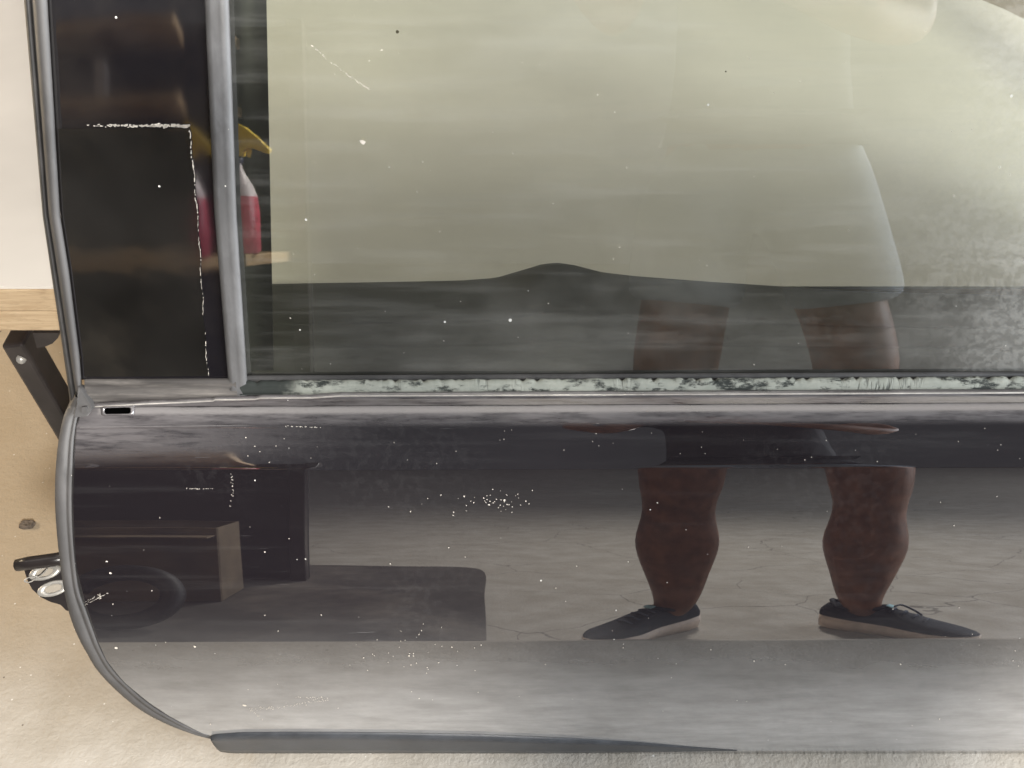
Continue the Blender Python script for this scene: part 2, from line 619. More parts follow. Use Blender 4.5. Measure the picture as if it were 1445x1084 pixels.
# upright flange above the shoulder, with its torn upper lip
FLT = [(128, 571), (150, 570), (200, 567), (260, 565), (300, 563), (304, 561.5), (330, 561.5), (362, 561), (366, 559.5), (440, 559.5), (470, 557.5), (480, 557), (722, 557), (1600, 557)]
Pf = []
xs = [128 + i * 4 for i in range(100)] + [530 + i * 30 for i in range(45)]
for x in xs:
    rt = interp(x, FLT) + random.uniform(-.25, .25) * (1 if x < 520 else .3)
    # left end dips into a shallow ramp beside the slot
    Pf.append([skin_pt(x, 571.5, .0008), skin_pt(x, (rt + 571.5) / 2, .0008), skin_pt(x, rt, .0008),
               skin_pt(x, rt - .8, .0002) + Vector((0, .0025, .0006)), skin_pt(x, rt, .0) + Vector((0, .012, -.004))])
M['lip'] = simple('bare_metal_lip', (.55, .52, .48), .35, .2, 60, .2, metallic=.5)
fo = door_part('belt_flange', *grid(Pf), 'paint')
V, F = grid([[skin_pt(x, interp(x, FLT) + .7, .0016), skin_pt(x, interp(x, FLT) - .1, .0022), skin_pt(x, interp(x, FLT) - .9, .0010)] for x in xs])
door_part('flange_lip', V, F, 'lip', fo)

# slot in the ledge with its raised rim
sl = [(147, 572.5), (183, 572), (183, 580), (147, 580.8)]
ctr = Vector((165, 576.5, 0))


SN = Vector((0, -math.cos(R(54)), math.sin(R(54))))
SC = skin_pt(165, 577.5)
SHAPE = [(149, 573.2), (165, 572.8), (181, 572.5), (183.5, 574.2), (183.5, 579.6), (181, 581.2), (165, 581.4), (149, 581.7), (146.5, 579.8), (146.5, 574.6)]


def slot_ring(g, off):
    return [at_plane(165 + (x - 165) * g, 577.2 + (y - 577.2) * (1 + (g - 1) * 2.2), SC + SN * off, SN) for x, y in SHAPE]


rings = [slot_ring(1.34, -.0025), slot_ring(1.26, .0016), slot_ring(1.14, .0030), slot_ring(1.02, .0028), slot_ring(.99, .0008)]
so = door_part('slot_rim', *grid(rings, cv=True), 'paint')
hole = slot_ring(1.0, .0012)
door_part('slot_opening', hole, [tuple(range(len(hole)))], 'void', so, False)

# crease highlight ridge on the front of the shoulder
Pk = []
for i in range(40):
    x = 112 + i * 9
    hgt = .0016 * (1 - i / 39.0) + .0001
    Pk.append([skin_pt(x, 602.8, .0001), skin_pt(x, 600.6, hgt), skin_pt(x, 598.5, .0001)])
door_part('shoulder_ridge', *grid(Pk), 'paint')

# inner shell of the door (closed box behind the outer skin)
inn = []
for r in (560, 600, 660, 760, 880, 960, 1020, 1050):
    xl = interp(r, XL) + 8
    a = skin_pt(xl, r)
    depth = .045 if r < 590 else .085 if r < 1000 else .06
    inn.append([Vector((a.x, a.y + .014, a.z)), Vector((a.x + .004, a.y + depth, a.z)), Vector((XR - .01, a.y + depth, a.z)), Vector((XR, a.y + .01, a.z))])
door_part('inner_shell', *grid(inn), 'blackpaint')

# ------------- window pane (4 mm)
xa, xb = 318, 1900
Pg = []
for r in (-330, -90, 100, 300, 534):
    Pg.append([pane_pt(xa, r), pane_pt(722, r), pane_pt(xb, r)])
V, F = grid(Pg)
pane = door_part('window_pane', V, F, 'glass', None, False)
if pane.data.polygons[0].normal.y > 0:
    pane.data.flip_normals()
sol = pane.modifiers.new('solid', 'SOLIDIFY')
sol.thickness = .004
sol.offset = -1
pane.data.materials.append(M['clear'])
# front face keeps the dusty glass, back and rim are clean
sol.material_offset = 1
sol.material_offset_rim = 1

# rear upright of the window frame, beyond the right edge of the picture
Pr = []
for r in range(-330, 541, 90):
    Pr.append([pane_pt(1880, r, .008), pane_pt(1950, r, .008), pane_pt(1950, r, -.03), pane_pt(1880, r, -.03)])
door_part('rear_frame', *grid(Pr, cv=True), 'satin', None, False)

# upper rail of the window frame, above the top of the picture
Pr = []
for i in range(21):
    x = 20 + i * 96.5
    Pr.append([pane_pt(x, -330, .010), pane_pt(x, -372, .010), pane_pt(x, -372, -.03), pane_pt(x, -330, -.03)])
door_part('upper_frame', *grid(Pr, cv=True), 'satin', None, False)

# dark inner frame strip behind the front edge of the pane
Pi = []
for r in range(-330, 541, 30):
    xr_ = 375 + 8 * r / 400
    Pi.append([pane_pt(312, r, -.012), pane_pt(xr_, r, -.012), pane_pt(xr_ + .8, r, -.030), pane_pt(312, r, -.030)])
door_part('inner_frame', *grid(Pi, cv=True), 'black')

# inner door card behind the pane, with its raised pull handle
CT = [(355, 400), (383, 399), (550, 397), (650, 395.5), (700, 392), (745, 379), (765, 373), (785, 371), (808, 374), (850, 385), (900, 391), (1000, 399), (1200, 413), (1445, 421), (1640, 424)]
YB = .938
Pd = []
for x in [356 + i * 12 for i in range(108)]:
    a, b = pane_pt(x, 531, -.006), at_y(x, interp(x, CT), YB)
    dv = b - a
    up = Vector((0, -.4, .92))
    Pd.append([a - Vector((0, -.004, .10)), a, a + dv * .30, a + dv * .315 + up * .0022, a + dv * .55, a + dv * .565 + up * .0020, a + dv * .90, b + Vector((0, -.003, -.0012)), b,
               b + Vector((0, .004, -.003)), b + Vector((0, .006, -.03)), b + Vector((0, .004, -.35))])
card = door_part('door_card', *grid(Pd), 'card')
bevel(card, .001, 1, 30)

# glass run below the pane: black gap, chalky strip, foam end
Pq = []
for x in [338 + i * 5 for i in range(250)]:
    jag = random.choice((-.8, -.3, .2, .5, 1.2, 3.0)) if random.random() < .45 else random.uniform(-.4, .4)
    Pq.append([skin_pt(x, 559, -.004), skin_pt(x, 557.5, -.004), pane_pt(x, 556, .012), pane_pt(x, 545, .0125), pane_pt(x, 537.0 + jag, .011), pane_pt(x, 535.0 + jag, .006)])
door_part('belt_channel', *grid(Pq), 'residue')
Pq = []
for x in [338 + i * 20 for i in range(66)]:
    Pq.append([pane_pt(x, 538, .0055), pane_pt(x, 534, .0055), pane_pt(x, 528.5, .0045), pane_pt(x, 528.0, .0008)])
door_part('glass_seal', *grid(Pq), 'rubber_dark')

# ------------- front pillar trim with its seals
OUT = [(-330, 7), (-90, 25), (0, 32.7), (300, 58.7), (380, 70.6), (500, 88.6), (545, 95), (568, 98)]
MID = [(-330, 17), (-90, 36), (0, 43), (300, 66.5), (380, 79), (500, 97), (545, 104), (568, 108)]
INN = [(-330, 46), (-90, 61), (0, 66.5), (300, 84.4), (380, 97), (500, 112), (545, 115), (568, 118)]
BL = [(-330, 272), (-90, 284), (0, 288), (300, 302), (530, 321), (562, 323)]
BR = [(-330, 310), (-90, 320), (0, 323), (300, 333.6), (560, 350), (562, 350)]
YAW = .0


def band(tab1, tab2, r0, r1, step, prof, base, extra=None):
    """strip between two edges; prof = [(0..1 across, lift)]"""
    out = []
    r = r0
    rr = []
    while r < r1:
        rr.append(r)
        r += step
    rr.append(r1)
    for r in rr:
        x1, x2 = interp(r, tab1), interp(r, tab2)
        out.append([pane_pt(x1 + (x2 - x1) * u, r, base + h) for u, h in prof])
    return grid(out)


pt = door_part('pillar_trim', *band(INN, [(a, b + 3) for a, b in BL], -330, 533, 12,
               [(0, -.010), (.0, .000), (.012, .0022), (.05, .0030), (.5, .0036), (.80, .0034), (.86, .0031), (1, .0022)], .006), 'gloss')
# lower peeled area of the clear film on the trim
FT = [(178, 84), (182, 84)]
Pm = []
for r in [178 + i * 9 for i in range(40)]:
    xr_ = interp(r, [(178, 266), (200, 269), (300, 278), (400, 284), (530, 293)]) + math.sin(r * .11) * .8
    xl_ = interp(r, INN) + 4
    Pm.append([pane_pt(xl_ + (xr_ - xl_) * u, r, .0105 + .0004 * math.sin(u * 3)) for u in (0, .1, .3, .5, .7, .9, 1)])
film = door_part('peeling_film', *grid(Pm), 'film', pt)
random.seed(11)
Vf, Ff = [], []


def flake(x, r, sx, sy, off=.0115):
    k = len(Vf)
    n = 6
    for i in range(n):
        a = 2 * math.pi * i / n
        q = random.uniform(.6, 1.2)
        Vf.append(pane_pt(x + math.cos(a) * sx * q, r + math.sin(a) * sy * q, off))
    Ff.append(tuple(range(k, k + n)))


for i in range(150):
    u = random.random() ** .55
    x = 120 + 146 * u
    flake(x, 173 + random.gauss(0, .9) + u * 2.5, random.uniform(1, 3.2), random.uniform(.4, 1.1) + 1.3 * u * random.random())
r = 180.0
while r < 530:
    x = interp(r, [(178, 266), (200, 269), (300, 278), (400, 284), (530, 293)]) + math.sin(r * .11) * .8
    if random.random() < (.85 if r < 300 else .6):
        flake(x + random.gauss(0, .35), r, random.uniform(.25, 1.0) * (1.1 if r < 300 else .6), random.uniform(1.2, 3.0))
    r += 2.8
door_part('film_edge', Vf, Ff, 'flake', pt, False)

door_part('outer_seal_lip', *band(OUT, MID, -330, 566, 14, [(0, -.022), (0, -.003), (.25, .004), (.7, .004), (1, -.001)], .002), 'rubber_dark')
door_part('frame_seal', *band(MID, INN, -330, 560, 14, [(0, -.004), (.08, .004), (.3, .0085), (.6, .0090), (.88, .0065), (.97, .0045), (1, -.004)], .004), 'rubber')
door_part('division_bar', *band(BL, BR, -330, 561, 14, [(0, -.006), (.0, .003), (.06, .0062), (.25, .0072), (.45, .0060), (.6, .0064), (.93, .0056), (1, .002), (1, -.010)], .006), 'satin')

# dusty ledge under the trim
Pl = []
for i in range(56):
    x = 116 + i * 3.9
    sag = interp(x, [(116, 6), (150, 2), (320, 0), (340, 0)])
    Pl.append([pane_pt(x, 533, .0065), pane_pt(x + 2, 532 + .0 * sag, .0110), pane_pt(x + 2, 541, .0135), pane_pt(x + 3, 549, .0115),
               pane_pt(x + 4, 551, .0150), pane_pt(x + 4, 556 + sag * .3, .0155), skin_pt(x + 5, 562 + sag, -.004), skin_pt(x + 5, 566 + sag, -.006)])
door_part('trim_ledge', *grid(Pl), 'dirtymetal')

# corner clip between seal and belt ledge
cv = [(113, 538), (118, 541), (133, 566), (133, 573), (127, 580), (109, 582), (107, 579), (112, 560)]
base = [skin_pt(x, max(r, 553), .001) if r > 553 else pane_pt(x, r, .008) for x, r in cv]
top = [v + GN * .009 for v in base]
n = len(cv)
door_part('corner_clip', base + top, [tuple(range(n, 2 * n))] + [(i, (i + 1) % n, n + (i + 1) % n, n + i) for i in range(n)], 'rubber', None, False)
bevel(bpy.data.objects['corner_clip'], .002)
cn = [(121, 570), (128, 570), (128, 575), (121, 575.5)]
bs = [skin_pt(x, r, .011) for x, r in cn]
tp = [v + GN * .003 for v in bs]
door_part('clip_stud', bs + tp, [(4, 5, 6, 7)] + [(i, (i + 1) % 4, 4 + (i + 1) % 4, 4 + i) for i in range(4)], 'rubber', bpy.data.objects['corner_clip'], False)

# long edge seal down the hinge side and round the lower corner
SO = [(104, 556), (97, 570), (88, 585), (80, 620), (76, 660), (75, 700), (77, 740), (82, 790), (88, 830), (95, 862), (105, 890), (118, 915),
      (135, 943), (162, 972), (196, 1000), (230, 1019), (268, 1034), (304, 1043)]
SI = [(116, 556), (113, 571), (108, 586), (103, 620), (101, 660), (100, 700), (101, 745), (105, 795), (110, 832), (121, 862), (132, 892), (142, 917),
      (158, 944), (183, 970), (211, 994), (241, 1013), (274, 1030), (306, 1041)]
so_, si_ = spline([(a, b, 0) for a, b in SO], 6), spline([(a, b, 0) for a, b in SI], 6)
Ps = []
for a, b in zip(so_, si_):
    A, B = skin_pt(a.x, a.y), skin_pt(b.x, b.y)
    D = Vector((0, 1, 0))
    pr = [(0.0, .030), (0, .004), (.06, -.0005), (.35, -.0022), (.66, -.0014), (.72, .0004), (.78, -.0012), (.95, -.0008), (1.0, .001), (1, .012)]
    Ps.append([A + (B - A) * u + D * h for u, h in pr])
door_part('edge_seal', *grid(Ps), 'rubber')

# sill moulding along the lower edge, tapering into the panel
ST = [(298, 1037), (305, 1035), (340, 1032.5), (420, 1032), (540, 1033), (680, 1036), (800, 1041), (900, 1047), (980, 1054), (1040, 1058.5)]
Pb = []
xs2 = [298, 300, 303, 307, 312] + [320 + i * 12 for i in range(61)]
for x in xs2:
    rt = interp(x, ST)
    rb = interp(x, [(298, 1039), (301, 1046), (305, 1053), (312, 1058), (325, 1060), (1040, 1060)])
    k = max(min(1, (1042 - x) / 260.0), .03)
    hh = .006 * k
    Pb.append([skin_pt(x, rt, .0004), skin_pt(x, rt + .5, hh * .7), skin_pt(x, rt + (rb - rt) * .18, hh), skin_pt(x, rt + (rb - rt) * .32, hh * .72),
               skin_pt(x, rt + (rb - rt) * .75, hh * .85), skin_pt(x, rb, hh * .5), skin_pt(x, rb, 0) + Vector((0, .02, -.002))])
door_part('sill_moulding', *grid(Pb), 'sill')

# hinge leaf that sticks out past the front edge
HY = skin_pt(90, 810).y + .045


def hp(x, r, dy=0.0):
    return at_y(x, r, HY + dy)


def leaf_pt(x, r, lift=0.0):
    # the leaf is a plate tipped towards the viewer
    return at_plane(x, r, hp(60, 815) + Vector((0, 0, lift)), (0, -.55, .835))


out = [(33, 803), (38, 818), (44, 829), (56, 840), (70, 847), (84, 851), (92, 859), (104, 862), (120, 858), (120, 795), (60, 799), (36, 800)]
tp = [leaf_pt(x, r) for x, r in out]
bt = [v - Vector((0, -.55, .835)) * .006 for v in tp]
n = len(out)
hinge = door_part('hinge_leaf', tp + bt, [tuple(range(n)), tuple(range(2 * n - 1, n - 1, -1))] + [(i, (i + 1) % n, n + (i + 1) % n, n + i) for i in range(n)], 'blackpaint', None, False)
for cx_, cr_ in ((62, 805), (74, 828)):
    rg = []
    for rad, lf in ((1.0, .0008), (.97, .0026), (.55, .0026), (.5, -.001)):
        rg.append([leaf_pt(cx_ + math.cos(q * math.pi / 12) * 23 * rad, cr_ + math.sin(q * math.pi / 12) * 11 * rad - math.cos(q * math.pi / 12) * 5 * rad, lf) for q in range(24)])
    wsh = door_part('washer', *grid(rg, cv=True), 'steel', hinge)
    hb = [leaf_pt(cx_ + math.cos(q * math.pi / 8) * 12, cr_ + math.sin(q * math.pi / 8) * 5.6 - math.cos(q * math.pi / 8) * 2.5, .0006) for q in range(16)]
    door_part('bolt_hole', hb, [tuple(range(16))], 'concrete', wsh, False)
knl = [leaf_pt(22, 795, .012), leaf_pt(40, 792, .014), leaf_pt(70, 788, .014), leaf_pt(105, 783, .014)]
tube_V, tube_F = tube_data(knl, [.0070, .0078, .0078, .0078], 14)
door_part('hinge_knuckle', tube_V, tube_F, 'blackpaint', hinge)
wire = spline([leaf_pt(36, 812, .004), leaf_pt(45, 810, .005), leaf_pt(53, 814, .006), leaf_pt(62, 803, .008), leaf_pt(67, 799, .01)], 5)
wire = spline([leaf_pt(52, 811, .005), leaf_pt(40, 812, .005), leaf_pt(33, 817, .005), leaf_pt(40, 819, .005), leaf_pt(51, 813, .006), leaf_pt(60, 806, .008), leaf_pt(66, 800, .010)], 5)
tube_V, tube_F = tube_data(wire, .0008, 6)
door_part('spring_wire', tube_V, tube_F, 'steel', hinge)

# pale scuffs and scratches in the paint (raised flecks of torn clear coat)
random.seed(5)
Vs, Fs = [], []


def fleck(x, r, sx, sy, ang=0.0):
    k = len(Vs)
    n = 5
    for i in range(n):
        a = 2 * math.pi * i / n
        q = random.uniform(.5, 1.2)
        dx, dy = math.cos(a) * sx * q, math.sin(a) * sy * q
        Vs.append(skin_pt(x + dx * math.cos(ang) - dy * math.sin(ang), r + dx * math.sin(ang) + dy * math.cos(ang), .0006))
    Fs.append(tuple(range(k, k + n)))


def scratch(pts, n, jit, s0, s1):
    for i in range(n):
        t = random.random() * (len(pts) - 1)
        k = int(t)
        f = t - k
        x = pts[k][0] * (1 - f) + pts[k + 1][0] * f
        r = pts[k][1] * (1 - f) + pts[k + 1][1] * f
        fleck(x + random.gauss(0, jit), r + random.gauss(0, jit), random.uniform(s0, s1), random.uniform(s0, s1) * .6)


fleck(345, 994, 3.2, 1.3, .2)
scratch([(352, 1000), (385, 998), (430, 990), (462, 987)], 90, 1.6, .3, 1.0)
scratch([(352, 1000), (372, 1014)], 26, 1.4, .3, .8)
scratch([(420, 984), (460, 984)], 26, 1.2, .4, 1.0)
scratch([(118, 848), (140, 836), (141, 843)], 30, .7, .4, 1.0)
scratch([(119, 851), (152, 834)], 40, .3, .4, .9)
scratch([(326, 665), (329, 690), (324, 715)], 30, .8, .4, 1.0)
scratch([(262, 687), (285, 688), (300, 687)], 24, .3, .5, 1.1)
scratch([(402, 600), (452, 602)], 40, .4, .4, 1.1)
for x, r, s in ((163, 912, 2.6), (274, 910, 2.2), (150, 790, 1.8), (155, 806, 2.0), (100, 668, 1), (655, 700, 1.6), (690, 712, 1.8), (712, 706, 2.2), (640, 722, 1.4)):
    fleck(x, r, s, s * .75, .3)
for i in range(46):
    fleck(random.gauss(690, 36), random.gauss(708, 9), random.uniform(.5, 1.5), random.uniform(.4, 1.0), random.random() * 3)
for i in range(36):
    fleck(random.gauss(560, 45), random.gauss(925, 16), random.uniform(.4, 1.4), random.uniform(.3, .9), random.random() * 3)
for i in range(60):
    fleck(random.uniform(150, 1440), random.uniform(690, 1025), random.uniform(.4, 1.4), random.uniform(.4, 1.1), random.random() * 3)
for i in range(40):
    fleck(random.uniform(300, 1440), random.uniform(606, 655), random.uniform(.4, 1.2), random.uniform(.4, 1.0), random.random() * 3)
door_part('paint_scuffs', Vs, Fs, 'flake', panel, False)['kind'] = 'stuff'
Vs, Fs = [], []
# scratches on the pane
Vp, Fp = [], []


def pane_fleck(x, r, sx, sy, ang=0.0):
    k = len(Vp)
    n = 5
    for i in range(n):
        a = 2 * math.pi * i / n
        q = random.uniform(.5, 1.2)
        dx, dy = math.cos(a) * sx * q, math.sin(a) * sy * q
        Vp.append(pane_pt(x + dx * math.cos(ang) - dy * math.sin(ang), r + dx * math.sin(ang) + dy * math.cos(ang), .0046))
    Fp.append(tuple(range(k, k + n)))


for i in range(60):
    t = random.random()
    pane_fleck(438 + 88 * t, 61 + 66 * t + 4 * math.sin(t * 3) + random.gauss(0, .8), random.uniform(.6, 2.2), .5, .7)
pane_fleck(511, 199, 5, 4)
for i in range(70):
    pane_fleck(random.uniform(390, 1440), random.uniform(5, 525), random.uniform(.4, 1.5), random.uniform(.4, 1.1), random.random() * 3)
door_part('pane_scratches', Vp, Fp, 'flake', pane, False)['kind'] = 'stuff'

# ---------------------------------------------------------------- bench behind the door
TZ = .64
te = at_floor(20, 405, TZ)
TY = te.y
bench = empty('work_bench', (0, TY + .4, 0), 'low bench with white top, raw wooden edge and black folding legs, behind the door', 'bench')
BX0, BX1 = -1.35, 1.25
zb1, zb2 = at_y(20, 440, TY).z, at_y(20, 470, TY).z
box('edge_board', (0, TY + .022, (TZ - .004 + zb1) / 2), (BX1 - BX0, .044, TZ - .004 - zb1), 'wood', bench, bv=.002)
box('apron_board', (0 - .001, TY + .021, (zb1 + zb2) / 2 - .001), (BX1 - BX0 - .003, .036, zb1 - zb2 - .002), 'wood', bench, bv=.003)
# top: white board with one rounded rear corner
ol = [(BX0, TY + .001), (BX1, TY + .001)]
pc1, pc2, pc3, pc4 = (at_floor(a, b, TZ) for a, b in ((1445 + 120, 90), (1445, 27), (1415, 12), (1375, -4)))
for p in (pc1, pc2, pc3, pc4):
    ol.append((p.x, p.y))
far = at_floor(1300, -26, TZ)
ol += [(far.x, far.y), (.45, far.y + .10), (BX0, far.y + .12)]
n = len(ol)
box('top_underframe', (0 - .05, TY + .38, TZ - .030), (1.9, .66, .03), 'wood', bench)
V = [(x, y, TZ) for x, y in ol] + [(x, y, TZ - .0035) for x, y in ol]
mesh_obj('white_top', V, [tuple(range(n)), tuple(range(2 * n - 1, n - 1, -1))] + [(i, (i + 1) % n, n + (i + 1) % n, n + i) for i in range(n)], 'whitetop', bench, False)


def strut(name, a, b, wd, th, mat, parent):
    a, b = Vector(a), Vector(b)
    d = (b - a)
    q = d.to_track_quat('Z', 'Y').to_matrix()
    return box(name, (a + b) / 2, (wd, th, d.length), mat, parent, rot=q, bv=.004)


l0, l1 = at_y(24, 472, TY + .05), at_y(106, 612, TY + .05)
d = (l1 - l0)
k = l0.z / (l0.z - l1.z)
strut('leg', l0, l0 + d * (k * .985), .040, .028, 'blackpaint', bench)
strut('leg', l0 + Vector((0, .55, 0)), l0 + d * (k * .985) + Vector((0, .62, 0)), .040, .028, 'blackpaint', bench)
rx = .95
strut('leg', (rx, TY + .05, zb2), (rx - d.x * k, TY + .05, .008), .040, .028, 'blackpaint', bench)
strut('leg', (rx, TY + .60, zb2), (rx - d.x * k, TY + .67, .008), .040, .028, 'blackpaint', bench)
br = [(46, 470), (84, 470), (82, 477), (74, 485), (62, 490), (52, 491)]
bp = [at_y(x, r, TY + .03) for x, r in br]
bq = [v + Vector((0, .03, 0)) for v in bp]
n = len(br)
mesh_obj('leg_bracket', bp + bq, [tuple(range(n)), tuple(range(2 * n - 1, n - 1, -1))] + [(i, (i + 1) % n, n + (i + 1) % n, n + i) for i in range(n)], 'blackpaint', bench, False)
bl = tube('leg_bolt', [at_y(30, 507, TY + .034), at_y(30, 507, TY + .028)], .006, 'steel', bench)

# ---------------------------------------------------------------- debris chip on the floor
p = at_floor(39, 742)
random.seed(4)
cb = [(-.013, -.006), (-.004, -.009), (.011, -.007), (.013, .003), (.009, .010), (-.010, .007)]
V = [(p.x + a, p.y + b, .0005) for a, b in cb] + [(p.x + a * .86, p.y + b * .8, .008 + random.uniform(-.0015, .002)) for a, b in cb]
ch = mesh_obj('debris_chip', V, [tuple(range(5, -1, -1)), tuple(range(6, 12))] + [(i, (i + 1) % 6, 6 + (i + 1) % 6, 6 + i) for i in range(6)], 'chip', None, False)
bevel(ch, .001)
tag(ch, 'small dark square chip of debris on the tan floor beside the door', 'debris')

# ---------------------------------------------------------------- things mirrored in the door: shelf, bottle, sack, hose, person
SX0, SX1, SY0, SY1 = -1.75, -.53, -.85, -.36
shelf = empty('storage_shelf', ((SX0 + SX1) / 2, (SY0 + SY1) / 2, 0), 'dark storage shelf with pine boards, mirrored in the black pillar trim', 'shelf')
box('back_board', ((SX0 + SX1) / 2, SY0 - .01, .6445), (SX1 - SX0, .018, 1.27), 'darkpanel', shelf)
for zz in (.703, 1.065, 1.235):
    fy = SY1 if zz < 1 else SY1 - .17
    box('shelf_board', ((SX0 + SX1) / 2, (SY0 + fy) / 2, zz), (SX1 - SX0 - .09, fy - SY0 - .004, .026), 'shelfwood', shelf) if zz < 1 else box('shelf_board', ((SX0 + SX1) / 2 - .06, (SY0 + fy) / 2, zz), (SX1 - SX0 - .21, fy - SY0 - .004, .026), 'shelfwood', shelf)
for xx in (SX0 + .02, SX1 - .02):
    for yy, hh_ in ((SY0 + .02, 1.28),):
        box('post', (xx, yy, .0095 + hh_ / 2), (.04, .04, hh_), 'blackpaint', shelf)


mo = [(-1.70, -1.15), (-1.05, -1.18), (-.62, -1.16), (-.30, -1.12), (-.14, -1.09), (-.08, -.98), (-.07, -.60), (-.055, -.20), (-.05, .10), (-.08, .19), (-.32, .22), (-.80, .20), (-1.30, .24), (-1.68, .18)]  # dark sheet added where the mirrored floor lies in shade
mo = [(v.x, v.y) for v in spline([(a, b, 0) for a, b in mo + mo[:1]], 5)[:-1]]
n = len(mo)
V = [(x, y, .0075) for x, y in mo] + [(x, y, .0015) for x, y in mo]
mt = mesh_obj('shade_mat', V, [tuple(range(n)), tuple(range(2 * n - 1, n - 1, -1))] + [(i, (i + 1) % n, n + (i + 1) % n, n + i) for i in range(n)], 'mat', None, False)
tag(mt, 'ragged dark mat standing in for floor shade under the hose and shelf, mirrored low in the door panel', 'mat')


def lathe(prof, c, n=24):
    rg = [[Vector((c[0] + math.cos(2 * math.pi * k / n) * r, c[1] + math.sin(2 * math.pi * k / n) * r, c[2] + z)) for k in range(n)] for r, z in prof]
    return grid(rg, cv=True)


BC = Vector((-.612, -.44, .7165))
bot = empty('spray_bottle', BC, 'spray bottle of red liquid with yellow trigger head, mirrored beside the pillar trim', 'spray bottle')
mesh_obj('liquid_body', *lathe([(0.001, 0), (.044, 0), (.050, .006), (.050, .09), (.046, .125)], BC), 'redliquid', bot)
mesh_obj('shoulder', *lathe([(.046, .125), (.036, .150), (.022, .172), (.015, .188), (.014, .196)], BC), 'clearplast', bot)
mesh_obj('collar', *lathe([(.014, .196), (.018, .197), (.018, .210), (.013, .211)], BC), 'navy', bot)
hd = [(-.030, .246), (-.026, .264), (-.002, .271), (.020, .262), (.044, .242), (.064, .222), (.058, .215), (.036, .224), (.024, .226), (.017, .220), (.016, .211), (-.016, .211), (-.020, .238)]
V = [BC + Vector((x * 1.25, s, .211 + (z - .211) * 1.25)) for s in (-.016, .016) for x, z in hd]
n = len(hd)
o = mesh_obj('trigger_head', V, [tuple(range(n)), tuple(range(2 * n - 1, n - 1, -1))] + [(i, (i + 1) % n, n + (i + 1) % n, n + i) for i in range(n)], 'yellow', bot, False)
bevel(o, .003)
tube('trigger', [BC + Vector(v) for v in ((.026, 0, .232), (.032, 0, .222), (.030, 0, .210))], [.005, .005, .003], 'yellow', bot, 8, 1.4)

for zc, lb in ((1.0985, 'lower of two small grey cartons stacked on a high shelf board'), (1.1375, 'upper of two small grey cartons stacked on a high shelf board')):
    b_ = box('carton', (-1.05 + (.004 if zc > 1.12 else 0), -.565, zc), (.055, .06, .038), 'box', None, bv=.003)
    tag(b_, lb, 'carton', 'cartons on the high shelf board')

cbx = empty('cardboard_box', (-.86, -.58, .009), 'plain brown cardboard box behind the black hose loop, mirrored in the door panel', 'box')
for nm, c_, s_ in (('front_wall', (-.86, -.485, .155), (.40, .006, .29)), ('rear_wall', (-.86, -.675, .155), (.40, .006, .29)), ('side_wall', (-1.058, -.58, .155), (.006, .183, .29)),
                   ('side_wall', (-.662, -.58, .155), (.006, .183, .29)), ('bottom', (-.86, -.58, .0125), (.386, .182, .005)), ('flap', (-.86, -.455, .272), (.39, .065, .005))):
    box(nm, c_, s_, 'cardboard', cbx, bv=.001)

# black hose loop standing in front of the shelf
hpts = []
HC = Vector((-.78, -.22, .009))
for q in range(49):
    a = 2 * math.pi * q / 48 * .93 - .6
    hpts.append(HC + Vector((.115 * math.cos(a), .07 * math.sin(a), .026 + .075 * (1 + math.sin(a)))))
hpts = [HC + Vector((-.20, -.02, .42)), HC + Vector((-.17, -.01, .30)), HC + Vector((-.13, 0, .15))] + \
       [HC + Vector((.10 * math.cos(a), -.05 * math.sin(a), .100 + .072 * math.sin(a))) for a in [math.pi + q * 2 * math.pi / 40 for q in range(39)]]
hose = tube('rubber_hose', spline(hpts, 3), .026, 'tyre', None, 12)
tag(hose, 'looped black rubber hose by the shelf, mirrored low in the black door panel', 'hose')
# ------------- person (the photographer)
def skin_mesh(name, verts, edges, radii, root, mat, parent, sub=2):
    me = bpy.data.meshes.new(name)
    me.from_pydata([tuple(v) for v in verts], edges, [])
    me.materials.append(M[mat])
    o = bpy.data.objects.new(name, me)
    col.objects.link(o)
    m = o.modifiers.new('skin', 'SKIN')
    m.use_smooth_shade = True
    for i, sv in enumerate(me.skin_vertices[0].data):
        rr = radii[i]
        sv.radius = rr if isinstance(rr, tuple) else (rr, rr)
        sv.use_root = (i == root)
    s = o.modifiers.new('sub', 'SUBSURF')
    s.levels = s.render_levels = sub
    if parent is not None:
        o.parent = parent
        o.matrix_parent_inverse = Matrix.Translation(-Vector(parent.location))
    return o


PXC, PYC = .49, -.20
LX, RX = .318, .685
person = empty('person', (PXC, PYC, 0), 'person in pale shorts and dark trainers holding a phone, mirrored in the door', 'person')
V, E, RD = [], [], []


def add(p, r, link=None):
    V.append(p)
    RD.append(r)
    if link is not None:
        E.append((link, len(V) - 1))
    return len(V) - 1


